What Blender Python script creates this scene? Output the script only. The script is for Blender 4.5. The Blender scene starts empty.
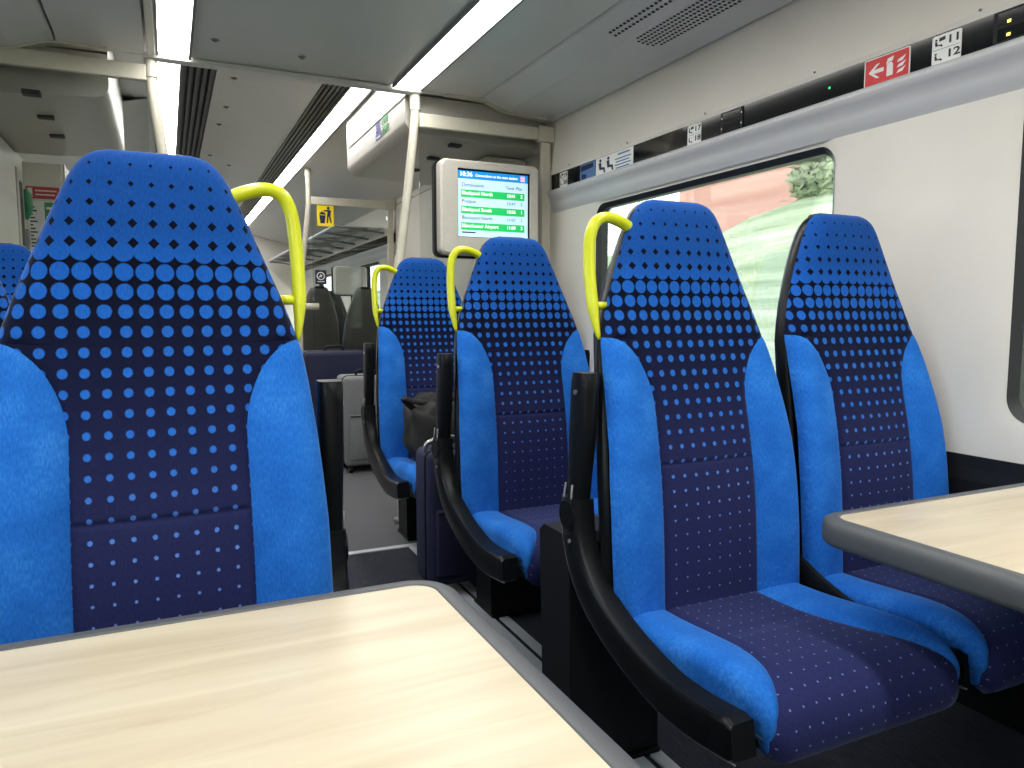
import bpy, bmesh, math, random
from mathutils import Matrix, Vector
random.seed(7)
SC = bpy.context.scene
COL = SC.collection

# ------------------------------------------------------------------ camera
cam_d = bpy.data.cameras.new('camera')
cam_d.sensor_width = 36.0
cam_d.lens = 735.0 / 1024.0 * 36.0
cam_d.clip_start = 0.02
cam_d.clip_end = 300
cam = bpy.data.objects.new('camera', cam_d)
COL.objects.link(cam)
_y = Vector((167 - 512, -(316 - 384), -735.0)).normalized()
_x = Vector((2092 - 512, -(316 - 384), -735.0))
_x = (_x - _y * _x.dot(_y)).normalized()
_z = _x.cross(_y)
_m = Matrix((_x, _y, _z)).to_4x4()
_m.translation = Vector((0, 0, 1.13))
cam.matrix_world = _m
SC.camera = cam

# ------------------------------------------------------------------ world, exposure
SC.view_settings.view_transform = 'Standard'
SC.view_settings.look = 'None'
SC.view_settings.gamma = 1.0
SC.view_settings.use_curve_mapping = False
SC.view_settings.exposure = 0.24
wd = bpy.data.worlds.new('overcast_sky')
SC.world = wd
wd.use_nodes = True
wn = wd.node_tree
for n in list(wn.nodes):
    wn.nodes.remove(n)
wo = wn.nodes.new('ShaderNodeOutputWorld')
wb = wn.nodes.new('ShaderNodeBackground')
wb.inputs[0].default_value = (0.86, 0.93, 1.0, 1)
wb.inputs[1].default_value = 4.2
wn.links.new(wb.outputs[0], wo.inputs[0])
LIGHT_A = 17.0      # ceiling strip emission

# ------------------------------------------------------------------ material helpers
def srgb(r, g, b):
    f = lambda c: (c / 12.92 if c <= 0.04045 else ((c + 0.055) / 1.055) ** 2.4)
    return (f(r / 255), f(g / 255), f(b / 255), 1)

class NT:
    def __init__(s, name):
        s.m = bpy.data.materials.new(name)
        s.m.use_nodes = True
        s.t = s.m.node_tree
        s.b = s.t.nodes['Principled BSDF']
    def n(s, typ, **kw):
        x = s.t.nodes.new(typ)
        for k, v in kw.items():
            setattr(x, k, v)
        return x
    def put(s, sock, v):
        if hasattr(v, 'is_linked') or isinstance(v, bpy.types.NodeSocket):
            s.t.links.new(v, sock)
        else:
            sock.default_value = v
    def math(s, op, a, b=0.0, c=0.0):
        x = s.n('ShaderNodeMath', operation=op)
        s.put(x.inputs[0], a); s.put(x.inputs[1], b)
        if op in ('MULTIPLY_ADD', 'SMOOTH_MIN'):
            s.put(x.inputs[2], c)
        return x.outputs[0]
    def ramp(s, fac, stops, interp='LINEAR'):
        x = s.n('ShaderNodeValToRGB')
        x.color_ramp.interpolation = interp
        el = x.color_ramp.elements
        while len(el) < len(stops):
            el.new(0.5)
        for e, (p, c) in zip(el, stops):
            e.position = p
            e.color = c if len(c) == 4 else (*c, 1)
        s.put(x.inputs[0], fac)
        return x.outputs[0]
    def mixc(s, fac, a, b):
        x = s.n('ShaderNodeMix', data_type='RGBA')
        s.put(x.inputs[0], fac); s.put(x.inputs[6], a); s.put(x.inputs[7], b)
        return x.outputs[2]
    def noise(s, scale, vec=None, detail=3, rough=0.5):
        x = s.n('ShaderNodeTexNoise')
        x.inputs['Scale'].default_value = scale
        x.inputs['Detail'].default_value = detail
        x.inputs['Roughness'].default_value = rough
        if vec is not None:
            s.put(x.inputs['Vector'], vec)
        return x.outputs[0]
    def coord(s, which='Object', scale=(1, 1, 1)):
        c = s.n('ShaderNodeTexCoord')
        mp = s.n('ShaderNodeMapping')
        mp.inputs['Scale'].default_value = scale
        s.t.links.new(c.outputs[which], mp.inputs['Vector'])
        return mp.outputs[0]
    def bump(s, h, strength=0.3, dist=0.002):
        x = s.n('ShaderNodeBump')
        x.inputs['Strength'].default_value = strength
        x.inputs['Distance'].default_value = dist
        s.put(x.inputs['Height'], h)
        s.t.links.new(x.outputs[0], s.b.inputs['Normal'])

def plain(name, col, rough=0.5, metal=0.0, noise=0.0, nscale=40, bump=0.0, coat=0.0, spec=None):
    t = NT(name)
    t.b.inputs['Roughness'].default_value = rough
    t.b.inputs['Metallic'].default_value = metal
    if spec is not None:
        t.b.inputs['Specular IOR Level'].default_value = spec
    if coat:
        t.b.inputs['Coat Weight'].default_value = coat
        t.b.inputs['Coat Roughness'].default_value = 0.15
    c = tuple(col[:3]) + (1,)
    nz = t.noise(nscale, t.coord())
    k = max(noise, 0.03)
    lo = tuple(max(0, x * (1 - k)) for x in c[:3]) + (1,)
    hi = tuple(min(1, x * (1 + k)) for x in c[:3]) + (1,)
    t.put(t.b.inputs['Base Color'], t.ramp(nz, [(0.3, lo), (0.7, hi)]))
    if bump:
        t.bump(t.noise(nscale * 6, t.coord(), 2), bump, 0.001)
    return t.m

def glow(name, col, strength):
    t = NT(name)
    t.b.inputs['Base Color'].default_value = (*col[:3], 1)
    t.b.inputs['Emission Color'].default_value = (*col[:3], 1)
    t.b.inputs['Emission Strength'].default_value = strength
    t.b.inputs['Roughness'].default_value = 0.6
    return t.m

def glass_mat(name, tint=(0.95, 0.97, 0.96), refl=0.5):
    t = NT(name)
    t.t.nodes.remove(t.b)
    out = t.t.nodes['Material Output']
    tr = t.n('ShaderNodeBsdfTransparent'); tr.inputs[0].default_value = (*tint, 1)
    gl = t.n('ShaderNodeBsdfGlossy'); gl.inputs['Roughness'].default_value = 0.02
    fr = t.n('ShaderNodeFresnel'); fr.inputs[0].default_value = 1.45
    f = t.math('MULTIPLY', fr.outputs[0], refl)
    mx = t.n('ShaderNodeMixShader')
    t.put(mx.inputs[0], f)
    t.t.links.new(tr.outputs[0], mx.inputs[1]); t.t.links.new(gl.outputs[0], mx.inputs[2])
    t.t.links.new(mx.outputs[0], out.inputs['Surface'])
    return t.m

def halftone():
    t = NT('halftone_moquette')
    uv = t.n('ShaderNodeUVMap'); uv.uv_map = 'UVMap'
    sp = t.n('ShaderNodeSeparateXYZ'); t.t.links.new(uv.outputs[0], sp.inputs[0])
    U, V = sp.outputs[0], sp.outputs[1]
    CU, CV = 0.0318, 0.0340
    cx = t.math('SUBTRACT', t.math('FRACT', t.math('ADD', t.math('DIVIDE', U, CU), 100.0)), 0.5)
    cy = t.math('SUBTRACT', t.math('FRACT', t.math('ADD', t.math('DIVIDE', t.math('SUBTRACT', V, 1.199), CV), 100.5)), 0.5)
    d = t.math('SQRT', t.math('ADD', t.math('MULTIPLY', cx, cx), t.math('MULTIPLY', cy, cy)))
    wob = t.noise(420, t.coord('UV'), 2)
    d = t.math('ADD', d, t.math('MULTIPLY', t.math('SUBTRACT', wob, 0.5), 0.07))
    mr = t.n('ShaderNodeMapRange'); mr.inputs[1].default_value = 0.0; mr.inputs[2].default_value = 1.5
    t.put(mr.inputs[0], V)
    zs = [(0.0, .055), (0.46, .06), (0.62, .065), (0.70, .09), (0.80, .14), (0.90, .18), (1.0, .225), (1.06, .25), (1.10, .29), (1.135, .36),
          (1.165, .415), (1.199, .45), (1.213, .45), (1.217, .46), (1.23, .52), (1.24, .545), (1.262, .555), (1.34, .60), (1.47, .69)]
    r = t.ramp(mr.outputs[0], [(z / 1.5, (k, k, k, 1)) for z, k in zs])
    ex = t.math('SUBTRACT', 0.5, t.math('ABSOLUTE', cx)); ey = t.math('SUBTRACT', 0.5, t.math('ABSOLUTE', cy))
    md = t.math('ADD', t.math('ADD', ex, ey), t.math('MULTIPLY', t.math('SUBTRACT', wob, 0.5), 0.05))
    g = t.ramp(mr.outputs[0], [(z / 1.5, (k, k, k, 1)) for z, k in ((1.22, .31), (1.25, .285), (1.284, .245), (1.318, .20), (1.352, .15), (1.386, .105), (1.43, .03))])
    up = t.math('GREATER_THAN', V, 1.2335)
    s1 = t.math('SUBTRACT', r, d); s2 = t.math('SUBTRACT', md, g)
    sep = t.math('ADD', t.math('MULTIPLY', s2, up), t.math('MULTIPLY', s1, t.math('SUBTRACT', 1.0, up)))
    mask = t.math('MULTIPLY', t.math('ADD', sep, 0.025), 20.0)
    cl = t.n('ShaderNodeClamp'); t.put(cl.inputs[0], mask)
    bg = t.ramp(mr.outputs[0], [(0.2, srgb(40, 44, 88)), (0.5, srgb(37, 41, 82)), (0.68, srgb(20, 24, 54)), (0.8, srgb(8, 11, 28)), (1, srgb(8, 11, 28))])
    dot = t.ramp(mr.outputs[0], [(0.3, srgb(120, 140, 205)), (0.45, srgb(105, 140, 215)), (0.58, srgb(44, 108, 200)), (0.8, srgb(28, 92, 182)), (0.85, srgb(24, 76, 152)), (1, srgb(25, 73, 146))])
    col = t.mixc(cl.outputs[0], bg, dot)
    nz = t.noise(420, t.coord('UV', (1, 0.22, 1)), 3, 0.75)
    br = t.n('ShaderNodeHueSaturation')
    t.put(br.inputs['Value'], t.math('MULTIPLY_ADD', nz, 1.1, 0.42))
    t.put(br.inputs['Color'], col)
    t.put(t.b.inputs['Base Color'], br.outputs[0])
    t.b.inputs['Roughness'].default_value = 0.95
    t.b.inputs['Specular IOR Level'].default_value = 0.1
    t.b.inputs['Sheen Weight'].default_value = 0.22
    t.b.inputs['Sheen Roughness'].default_value = 0.35
    t.b.inputs['Sheen Tint'].default_value = (0.55, 0.68, 1, 1)
    t.bump(t.noise(900, t.coord('UV', (1, .4, 1)), 2), 0.35, 0.001)
    return t.m

def velvet():
    t = NT('blue_velour')
    n1 = t.noise(9, t.coord('UV'), 3, 0.6)
    n2 = t.noise(330, t.coord('UV', (1, 0.3, 1)), 3, 0.7)
    f = t.math('MULTIPLY_ADD', n2, 0.55, t.math('MULTIPLY', n1, 0.45))
    t.put(t.b.inputs['Base Color'], t.ramp(f, [(0.3, srgb(24, 84, 168)), (0.52, srgb(36, 108, 198)), (0.78, srgb(74, 146, 222))]))
    t.b.inputs['Roughness'].default_value = 0.9
    t.b.inputs['Specular IOR Level'].default_value = 0.1
    t.b.inputs['Sheen Weight'].default_value = 0.35
    t.b.inputs['Sheen Roughness'].default_value = 0.3
    t.b.inputs['Sheen Tint'].default_value = (0.35, 0.65, 1, 1)
    t.bump(t.noise(700, t.coord('UV', (1, .3, 1)), 2), 0.3, 0.001)
    return t.m

def wood():
    t = NT('pale_maple_laminate')
    v = t.coord('Object', (0.9, 9, 1))
    w = t.n('ShaderNodeTexNoise'); w.inputs['Scale'].default_value = 3; w.inputs['Detail'].default_value = 6
    w.inputs['Distortion'].default_value = 0.6
    t.t.links.new(v, w.inputs['Vector'])
    t.put(t.b.inputs['Base Color'], t.ramp(w.outputs[0], [(0.25, srgb(188, 172, 144)), (0.5, srgb(203, 189, 162)), (0.8, srgb(214, 202, 178))]))
    t.b.inputs['Roughness'].default_value = 0.32
    return t.m

def carpet(name, a, b, stretch):
    t = NT(name)
    nz = t.noise(60, t.coord('Object', stretch), 3, 0.6)
    t.put(t.b.inputs['Base Color'], t.ramp(nz, [(0.35, a), (0.65, b)]))
    t.b.inputs['Roughness'].default_value = 0.95
    t.bump(t.noise(200, t.coord('Object', stretch), 2), 0.5, 0.002)
    return t.m

def streaks(name, cols, sc=(1, 1, 1)):
    t = NT(name)
    nz = t.noise(1.0, t.coord('Object', sc), 5, 0.65)
    k = len(cols) - 1
    t.put(t.b.inputs['Base Color'], t.ramp(nz, [(0.25 + 0.5 * i / k, c) for i, c in enumerate(cols)]))
    t.b.inputs['Roughness'].default_value = 1.0
    return t.m

M = dict(
    dots=halftone(), velvet=velvet(), wood=wood(),
    black=plain('black_plastic', (0.007, 0.008, 0.009), 0.30, noise=0.1, spec=0.15),
    softblack=plain('matte_black_plastic', (0.008, 0.009, 0.011), 0.55, noise=0.1, spec=0.25),
    edge=plain('grey_table_edge', srgb(82, 84, 86), 0.5),
    yellow=plain('yellow_handle', srgb(216, 222, 14), 0.35, coat=0.3),
    cream=plain('cream_painted_metal', srgb(206, 201, 184), 0.35),
    wallw=plain('white_wall_panel', srgb(222, 217, 208), 0.42, noise=0.02, nscale=4),
    rail=plain('silver_white_rail', srgb(196, 197, 199), 0.3, noise=0.02, nscale=4),
    wallu=plain('cream_upper_panel', srgb(224, 218, 208), 0.5, noise=0.02, nscale=4),
    ceil=plain('grey_ceiling', srgb(204, 203, 198), 0.38, noise=0.03, nscale=2),
    ceil2=plain('grey_ceiling_side', srgb(208, 207, 203), 0.35, noise=0.03, nscale=2),
    header=plain('white_cover', srgb(192, 188, 179), 0.35),
    dark=plain('dark_gap', (0.02, 0.02, 0.022), 0.6),
    grey=plain('mid_grey_plastic', srgb(120, 121, 120), 0.45),
    fin=plain('dark_aluminium_fin', srgb(70, 69, 66), 0.4, 0.3),
    alu=plain('aluminium_trim', srgb(196, 200, 206), 0.45, noise=0.04),
    steel=plain('brushed_steel', srgb(190, 190, 190), 0.3, 0.9, noise=0.05),
    gloss=plain('black_gloss_band', (0.004, 0.005, 0.006), 0.10, spec=0.3),
    white=plain('white_print', srgb(235, 235, 232), 0.5),
    ink=plain('dark_print', srgb(25, 26, 32), 0.5),
    navyink=plain('navy_print', srgb(22, 26, 66), 0.5),
    red=plain('red_print', srgb(206, 34, 40), 0.45),
    redd=plain('dull_red_print', srgb(185, 48, 52), 0.5),
    green=plain('green_print', srgb(20, 132, 84), 0.5),
    ylw=plain('yellow_print', srgb(250, 222, 22), 0.5),
    blueprint=plain('blue_print', srgb(90, 124, 176), 0.5),
    logob=plain('logo_blue', srgb(52, 52, 130), 0.5),
    logog=plain('logo_green', srgb(26, 122, 62), 0.5),
    housing=plain('off_white_housing', srgb(206, 200, 190), 0.4),
    glass=glass_mat('window_glass', (0.93, 0.96, 0.95), 0.5),
    screen_glass=glass_mat('partition_glass', (0.88, 0.9, 0.89), 0.8),
    rubber=plain('black_rubber_gasket', (0.012, 0.013, 0.015), 0.45),
    carpet=carpet('navy_ribbed_carpet', srgb(20, 23, 36), srgb(48, 52, 66), (6, 0.35, 1)),
    vest=carpet('grey_speckled_floor', srgb(74, 75, 80), srgb(112, 113, 118), (3, 3, 1)),
    navyc=plain('navy_case_fabric', srgb(24, 28, 62), 0.75, noise=0.15, nscale=200, bump=0.3),
    greyc=plain('grey_case_fabric', srgb(128, 130, 134), 0.8, noise=0.18, nscale=250, bump=0.3),
    bagb=plain('black_bag_fabric', (0.008, 0.0075, 0.007), 0.7, noise=0.3, nscale=60, bump=0.4),
    shellg=plain('dark_grey_shell', srgb(72, 71, 68), 0.45, noise=0.05, nscale=8),
    ltA=glow('strip_light_diffuser', (1.0, 0.985, 0.95), LIGHT_A),
    scr_w=glow('screen_pale_blue', srgb(190, 226, 240), 0.62),
    scr_b=glow('screen_header_blue', srgb(10, 140, 215), 0.55),
    scr_g=glow('screen_green_row', srgb(30, 196, 100), 0.5),
    scr_t=glow('screen_white_text', (1, 1, 1), 0.6),
    scr_k=glow('screen_dark_text', srgb(40, 50, 80), 0.2),
    scr_p=glow('screen_pink_mark', srgb(235, 190, 225), 0.55),
    led_g=glow('green_led', (0.02, 0.7, 0.15), 2.0),
    led_y=glow('yellow_led', (1.0, 0.8, 0.15), 1.2),
    grass=streaks('bank_grass', [srgb(112, 130, 100), srgb(146, 160, 126), srgb(178, 186, 156), srgb(200, 202, 184)], (1.2, 0.16, 6.0)),
    leaf=streaks('lineside_leaves', [srgb(112, 130, 96), srgb(136, 152, 114), srgb(160, 172, 138)], (5, 1.2, 9)),
    brick=streaks('red_brick', [srgb(186, 124, 108), srgb(200, 150, 134), srgb(214, 178, 164)], (0.6, 0.10, 1.6)),
    stone=plain('pale_stone', srgb(206, 190, 176), 0.9),
    ballast=plain('grey_ballast', srgb(150, 146, 140), 0.95, noise=0.2, nscale=8),
    slate=plain('slate_roof', srgb(90, 96, 108), 0.8),
)

# ------------------------------------------------------------------ mesh helpers
def link(name, me, mat=None, parent=None, smooth=False):
    o = bpy.data.objects.new(name, me)
    COL.objects.link(o)
    if mat is not None and not me.materials:
        me.materials.append(M[mat] if isinstance(mat, str) else mat)
    if parent is not None:
        o.parent = parent
    if smooth:
        for p in me.polygons:
            p.use_smooth = True
    return o

def tag(o, label=None, cat=None, group=None, kind=None):
    if label: o['label'] = label
    if cat: o['category'] = cat
    if group: o['group'] = group
    if kind: o['kind'] = kind
    return o

def empty(name, loc=(0, 0, 0), label=None, cat=None, group=None):
    o = bpy.data.objects.new(name, None)
    o.empty_display_size = 0.05
    COL.objects.link(o)
    o.location = loc
    return tag(o, label, cat, group)

class MB:
    """collects shapes in one bmesh"""
    def __init__(s):
        s.bm = bmesh.new()
        s.uvs = None
    def faces(s, vs, fs):
        v = [s.bm.verts.new(p) for p in vs]
        for f in fs:
            try:
                s.bm.faces.new([v[i] for i in f])
            except ValueError:
                pass
        return v
    def box(s, x0, x1, y0, y1, z0, z1, bev=0.0, seg=2):
        b = bmesh.new()
        bmesh.ops.create_cube(b, size=1)
        for v in b.verts:
            v.co = Vector((x0 + (v.co.x + .5) * (x1 - x0), y0 + (v.co.y + .5) * (y1 - y0), z0 + (v.co.z + .5) * (z1 - z0)))
        if bev:
            bmesh.ops.bevel(b, geom=b.edges[:], offset=bev, segments=seg, profile=0.5, affect='EDGES')
        s.merge(b)
        return s
    def merge(s, b):
        me = bpy.data.meshes.new('tmp'); b.to_mesh(me); b.free()
        s.bm.from_mesh(me); bpy.data.meshes.remove(me)
    def tube(s, pts, r, n=12, flat=1.0, cap=True, side=None):
        pts = [Vector(p) for p in pts]
        rs = r if isinstance(r, (list, tuple)) else [r] * len(pts)
        rings = []
        ref = Vector(side) if side else None
        for i, p in enumerate(pts):
            a = pts[max(i - 1, 0)]; b = pts[min(i + 1, len(pts) - 1)]
            t = (b - a).normalized()
            if ref is None:
                ref = Vector((0, 0, 1)) if abs(t.z) < 0.9 else Vector((1, 0, 0))
            u = (ref - t * ref.dot(t)).normalized()
            w = t.cross(u)
            ref = u
            rings.append([s.bm.verts.new(p + (u * math.cos(k * 2 * math.pi / n) * flat + w * math.sin(k * 2 * math.pi / n)) * rs[i]) for k in range(n)])
        for a, b in zip(rings, rings[1:]):
            for k in range(n):
                s.bm.faces.new((a[k], a[(k + 1) % n], b[(k + 1) % n], b[k]))
        if cap:
            s.bm.faces.new(rings[0][::-1]); s.bm.faces.new(rings[-1])
        return s
    def prism(s, pts, axis, a, b):
        """polygon pts (2-d) extruded along axis between a and b"""
        def P(p, t):
            return {'x': (t, p[0], p[1]), 'y': (p[0], t, p[1]), 'z': (p[0], p[1], t)}[axis]
        v0 = [s.bm.verts.new(P(p, a)) for p in pts]
        v1 = [s.bm.verts.new(P(p, b)) for p in pts]
        n = len(pts)
        for i in range(n):
            s.bm.faces.new((v0[i], v0[(i + 1) % n], v1[(i + 1) % n], v1[i]))
        s.bm.faces.new(v0[::-1]); s.bm.faces.new(v1)
        return s
    def strip(s, pts, axis, a, b):
        """open polyline swept along axis"""
        def P(p, t):
            return {'x': (t, p[0], p[1]), 'y': (p[0], t, p[1]), 'z': (p[0], p[1], t)}[axis]
        v0 = [s.bm.verts.new(P(p, a)) for p in pts]
        v1 = [s.bm.verts.new(P(p, b)) for p in pts]
        for i in range(len(pts) - 1):
            s.bm.faces.new((v0[i], v0[i + 1], v1[i + 1], v1[i]))
        return s
    def cyl(s, c, axis, r, h, n=20):
        d = {'x': Vector((1, 0, 0)), 'y': Vector((0, 1, 0)), 'z': Vector((0, 0, 1))}[axis]
        return s.tube([Vector(c) - d * h / 2, Vector(c) + d * h / 2], r, n)
    def build(s, name, mat, parent=None, smooth=False, auto=None):
        bmesh.ops.recalc_face_normals(s.bm, faces=s.bm.faces[:])
        me = bpy.data.meshes.new(name)
        s.bm.to_mesh(me); s.bm.free()
        o = link(name, me, mat, parent, smooth or auto is not None)
        if auto is not None:
            sharp(me, auto)
        return o

def sharp(me, deg):
    b = bmesh.new(); b.from_mesh(me)
    for e in b.edges:
        if len(e.link_faces) == 2 and e.calc_face_angle(0) > math.radians(deg):
            e.smooth = False
    b.to_mesh(me); b.free()

def rrect(x0, x1, y0, y1, r, n=6):
    pts = []
    for cx, cy, a0 in ((x1 - r, y1 - r, 0), (x0 + r, y1 - r, 90), (x0 + r, y0 + r, 180), (x1 - r, y0 + r, 270)):
        for k in range(n + 1):
            a = math.radians(a0 + 90 * k / n)
            pts.append((cx + r * math.cos(a), cy + r * math.sin(a)))
    return pts

def text_mesh(body, size, bold=False, align='LEFT', extrude=0.0004):
    cu = bpy.data.curves.new('t', 'FONT')
    cu.body = body; cu.size = size; cu.align_x = align; cu.align_y = 'BOTTOM_BASELINE' if False else 'BOTTOM'
    cu.extrude = extrude
    if bold: cu.offset = size * 0.022
    cu.resolution_u = 3
    o = bpy.data.objects.new('t', cu); COL.objects.link(o)
    bpy.context.view_layer.update()
    me = bpy.data.meshes.new_from_object(o.evaluated_get(bpy.context.evaluated_depsgraph_get()))
    bpy.data.objects.remove(o); bpy.data.curves.remove(cu)
    me.materials.clear()
    return me

class Board:
    """a flat printed thing: local X = reading direction, Y = up, Z = towards the reader; units metres"""
    def __init__(s, name, origin, right, up, label, cat, group=None):
        r = Vector(right).normalized(); u = Vector(up).normalized(); n = r.cross(u)
        s.e = empty(name, (0, 0, 0), label, cat, group)
        m = Matrix((r, u, n)).transposed().to_4x4(); m.translation = Vector(origin)
        s.e.matrix_world = m
        s.lv = 0.0
    def rect(s, name, x0, x1, y0, y1, mat, z=0.0, t=0.0015, r=0.0):
        mb = MB()
        mb.prism(rrect(x0, x1, y0, y1, r) if r else [(x0, y0), (x1, y0), (x1, y1), (x0, y1)], 'z', z, z + t)
        return mb.build(name, mat, s.e)
    def poly(s, name, pts, mat, z, t=0.0006):
        mb = MB(); mb.prism(pts, 'z', z, z + t)
        return mb.build(name, mat, s.e)
    def polys(s, name, lst, mat, z, t=0.0006):
        mb = MB()
        for p in lst: mb.prism(p, 'z', z, z + t)
        return mb.build(name, mat, s.e)
    def text(s, body, x, y, size, mat, z, bold=False, align='LEFT', name='lettering'):
        me = text_mesh(body, size, bold, align)
        me.transform(Matrix.Translation((x, y, z + 0.0005)))
        return link(name, me, mat, s.e)

def disc(cx, cy, r, n=16):
    return [(cx + r * math.cos(2 * math.pi * k / n), cy + r * math.sin(2 * math.pi * k / n)) for k in range(n)]

# ------------------------------------------------------------------ room dimensions
XR, XL = 2.06, -0.90          # side walls
CX = 0.605                    # centre line
YP = 3.85                     # first partition
YQ = 7.10                     # second partition
YB, YF = -2.85, 13.0          # ends
ZC = 2.315                    # near ceiling
ZV = 2.50                     # far ceiling

# ------------------------------------------------------------------ floor
f = MB().box(XL - .1, XR + .1, YB, 3.40, -0.06, 0.0).build('floor', 'carpet'); tag(f, kind='structure')
fv = MB().box(XL - .1, XR + .1, 3.44, YF, -0.06, 0.0).build('vestibule_floor', 'vest', f)
MB().box(XL, XR, 3.40, 3.44, -0.06, 0.006, 0.002).build('threshold_strip', 'alu', f)
for x in (1.045, 1.10):
    MB().box(x - .018, x + .018, YB + .1, 3.39, 0, 0.008, 0.002).build('floor_trim_strip', 'alu', f)

# ------------------------------------------------------------------ walls
def window_cells(par, side, name_panel, wins, z0, z1, y0, y1, wmat):
    """wall skin of ring meshes round each window; returns nothing. side = +1 right wall, -1 left wall"""
    x = XR if side > 0 else XL
    cuts = [y0]
    for a, b in zip(wins, wins[1:]):
        cuts.append((a[1] + b[0]) / 2)
    cuts.append(y1)
    for i, (wa, wb, za, zb) in enumerate(wins):
        ya, yb = cuts[i], cuts[i + 1]
        inner = rrect(wa, wb, za, zb, 0.07, 8)
        cy, cz = (wa + wb) / 2, (za + zb) / 2
        flare = rrect(wa - .035, wb + .035, za - .035, zb + .035, 0.10, 8)
        outer = []
        for (py, pz) in flare:
            dy, dz = py - cy, pz - cz
            k = min((yb - cy) / dy if dy > 1e-6 else (ya - cy) / dy if dy < -1e-6 else 9e9,
                    (z1 - cz) / dz if dz > 1e-6 else (z0 - cz) / dz if dz < -1e-6 else 9e9)
            outer.append((cy + dy * k, cz + dz * k))
        # snap the outermost samples to the true corners
        for (qy, qz) in ((ya, z0), (ya, z1), (yb, z0), (yb, z1)):
            j = min(range(len(outer)), key=lambda k: (outer[k][0] - qy) ** 2 + (outer[k][1] - qz) ** 2)
            outer[j] = (qy, qz)
        n = len(inner)
        mb = MB()
        ring = lambda pts, xx: [mb.bm.verts.new((xx, p[0], p[1])) for p in pts]
        A = ring(outer, x); B = ring(flare, x); C = ring(inner, x + side * 0.012); D = ring(inner, x + side * 0.075)
        for P, Q in ((A, B), (B, C), (C, D)):
            for k in range(n):
                mb.bm.faces.new((P[k], P[(k + 1) % n], Q[(k + 1) % n], Q[k]))
        mb.build(name_panel, wmat, par, auto=35)

def make_window(idx, side, wa, wb, za, zb):
    x = XR if side > 0 else XL
    root = empty('window_%d' % idx, (0, 0, 0)); tag(root, kind='structure')
    a = rrect(wa, wb, za, zb, 0.07, 8); b = rrect(wa + .022, wb - .022, za + .022, zb - .022, 0.055, 8)
    mb = MB(); n = len(a)
    P = [mb.bm.verts.new((x + side * .010, p[0], p[1])) for p in a]
    Q = [mb.bm.verts.new((x + side * .030, p[0], p[1])) for p in b]
    R_ = [mb.bm.verts.new((x + side * .070, p[0], p[1])) for p in b]
    for S, T in ((P, Q), (Q, R_)):
        for k in range(n):
            mb.bm.faces.new((S[k], S[(k + 1) % n], T[(k + 1) % n], T[k]))
    mb.build('gasket', 'rubber', root, auto=40)
    mb = MB(); mb.prism(b, 'x', x + side * .060, x + side * .066)
    mb.build('pane', 'glass', root)
    return root

def side_wall(side):
    x = XR if side > 0 else XL
    nm = 'wall_right' if side > 0 else 'wall_left'
    s = side
    w = MB().box(min(x, x + s * .09), max(x, x + s * .09), YB, YF, -0.05, 0.62).build(nm, 'softblack'); tag(w, kind='structure')
    za, zb = 0.84, 1.712
    near = [(-2.495, -.96, za, zb), (-.325, 1.237, za, zb), (1.845, 3.38, za, zb)]
    far = [(7.75, 9.15, za, zb), (9.8, 11.2, za, zb)]
    window_cells(w, s, 'window_panel', near, 0.62, 1.765, YB, YP + .02, 'wallw')
    window_cells(w, s, 'window_panel', far, 0.62, 1.765, YQ, YF, 'wallw')
    # vestibule wall with a glazed door
    dz = [(4.75, 5.6, 0.95, 1.9)]
    window_cells(w, s, 'door_surround', dz, 0.62, 2.20, YP + .02, YQ, 'wallw')
    # rail below the dark band
    prof = [(x, 1.725), (x - s * .005, 1.738), (x - s * .013, 1.752), (x - s * .017, 1.772), (x - s * .021, 1.792), (x - s * .034, 1.809), (x - s * .045, 1.825), (x - s * .045, 1.840), (x - s * .030, 1.850), (x - s * .010, 1.852)]
    for (a, b) in ((YB, YP - .01), (YQ, YF)):
        MB().strip(prof, 'y', a, b).build('curved_rail', 'rail', w, smooth=True)
        MB().strip([(x - s * .012, 1.94), (x - s * .016, 1.955), (x - s * .010, 1.965), (x - s * .004, 2.1), (x - s * .0, 2.262), (x - s * .004, 2.30)], 'y', a, b).build('upper_panel', 'wallu', w, auto=40)
        MB().box(min(x - s * .012, x + s * .02), max(x - s * .012, x + s * .02), a, b, 1.85, 1.942).build('dark_band', 'gloss', w)
        # heater ledge
        ld = [(x, 0.735), (x - s * .006, .735), (x - s * .010, .70), (x - s * .018, .665), (x - s * .018, .1), (x, .1)]
        MB().prism(ld, 'y', a, b).build('heater_ledge', 'softblack', w)
    # outer shell above the windows
    MB().box(min(x + s * .005, x + s * .09), max(x + s * .005, x + s * .09), YB, YF, 2.21, 2.62).build('roof_edge', 'wallu', w)
    MB().box(min(x + s * .08, x + s * .09), max(x + s * .08, x + s * .09), YB, YF, 1.74, 2.25).build('outer_skin', 'wallu', w)
    # screws along the upper panel
    for y in [1.355 + 0.569 * k for k in range(-3, 5)]:
        MB().cyl((x - s * .014, y, 1.962), 'x', 0.004, 0.006, 10).build('screw', 'grey', w)
    k0 = 1 if side > 0 else 7
    for i, (a, b, c, d) in enumerate(near + far + dz):
        make_window(k0 + i, s, a, b, c, d)
    return w
wr = side_wall(1)
wl = side_wall(-1)
wback = MB().box(XL - .1, XR + .1, YB - .06, YB, -.05, 2.62).build('wall_rear', 'wallw'); tag(wback, kind='structure')
wfr = MB().box(XL - .1, XR + .1, YF, YF + .06, -.05, 2.62).build('wall_front', 'wallw'); tag(wfr, kind='structure')

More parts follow.
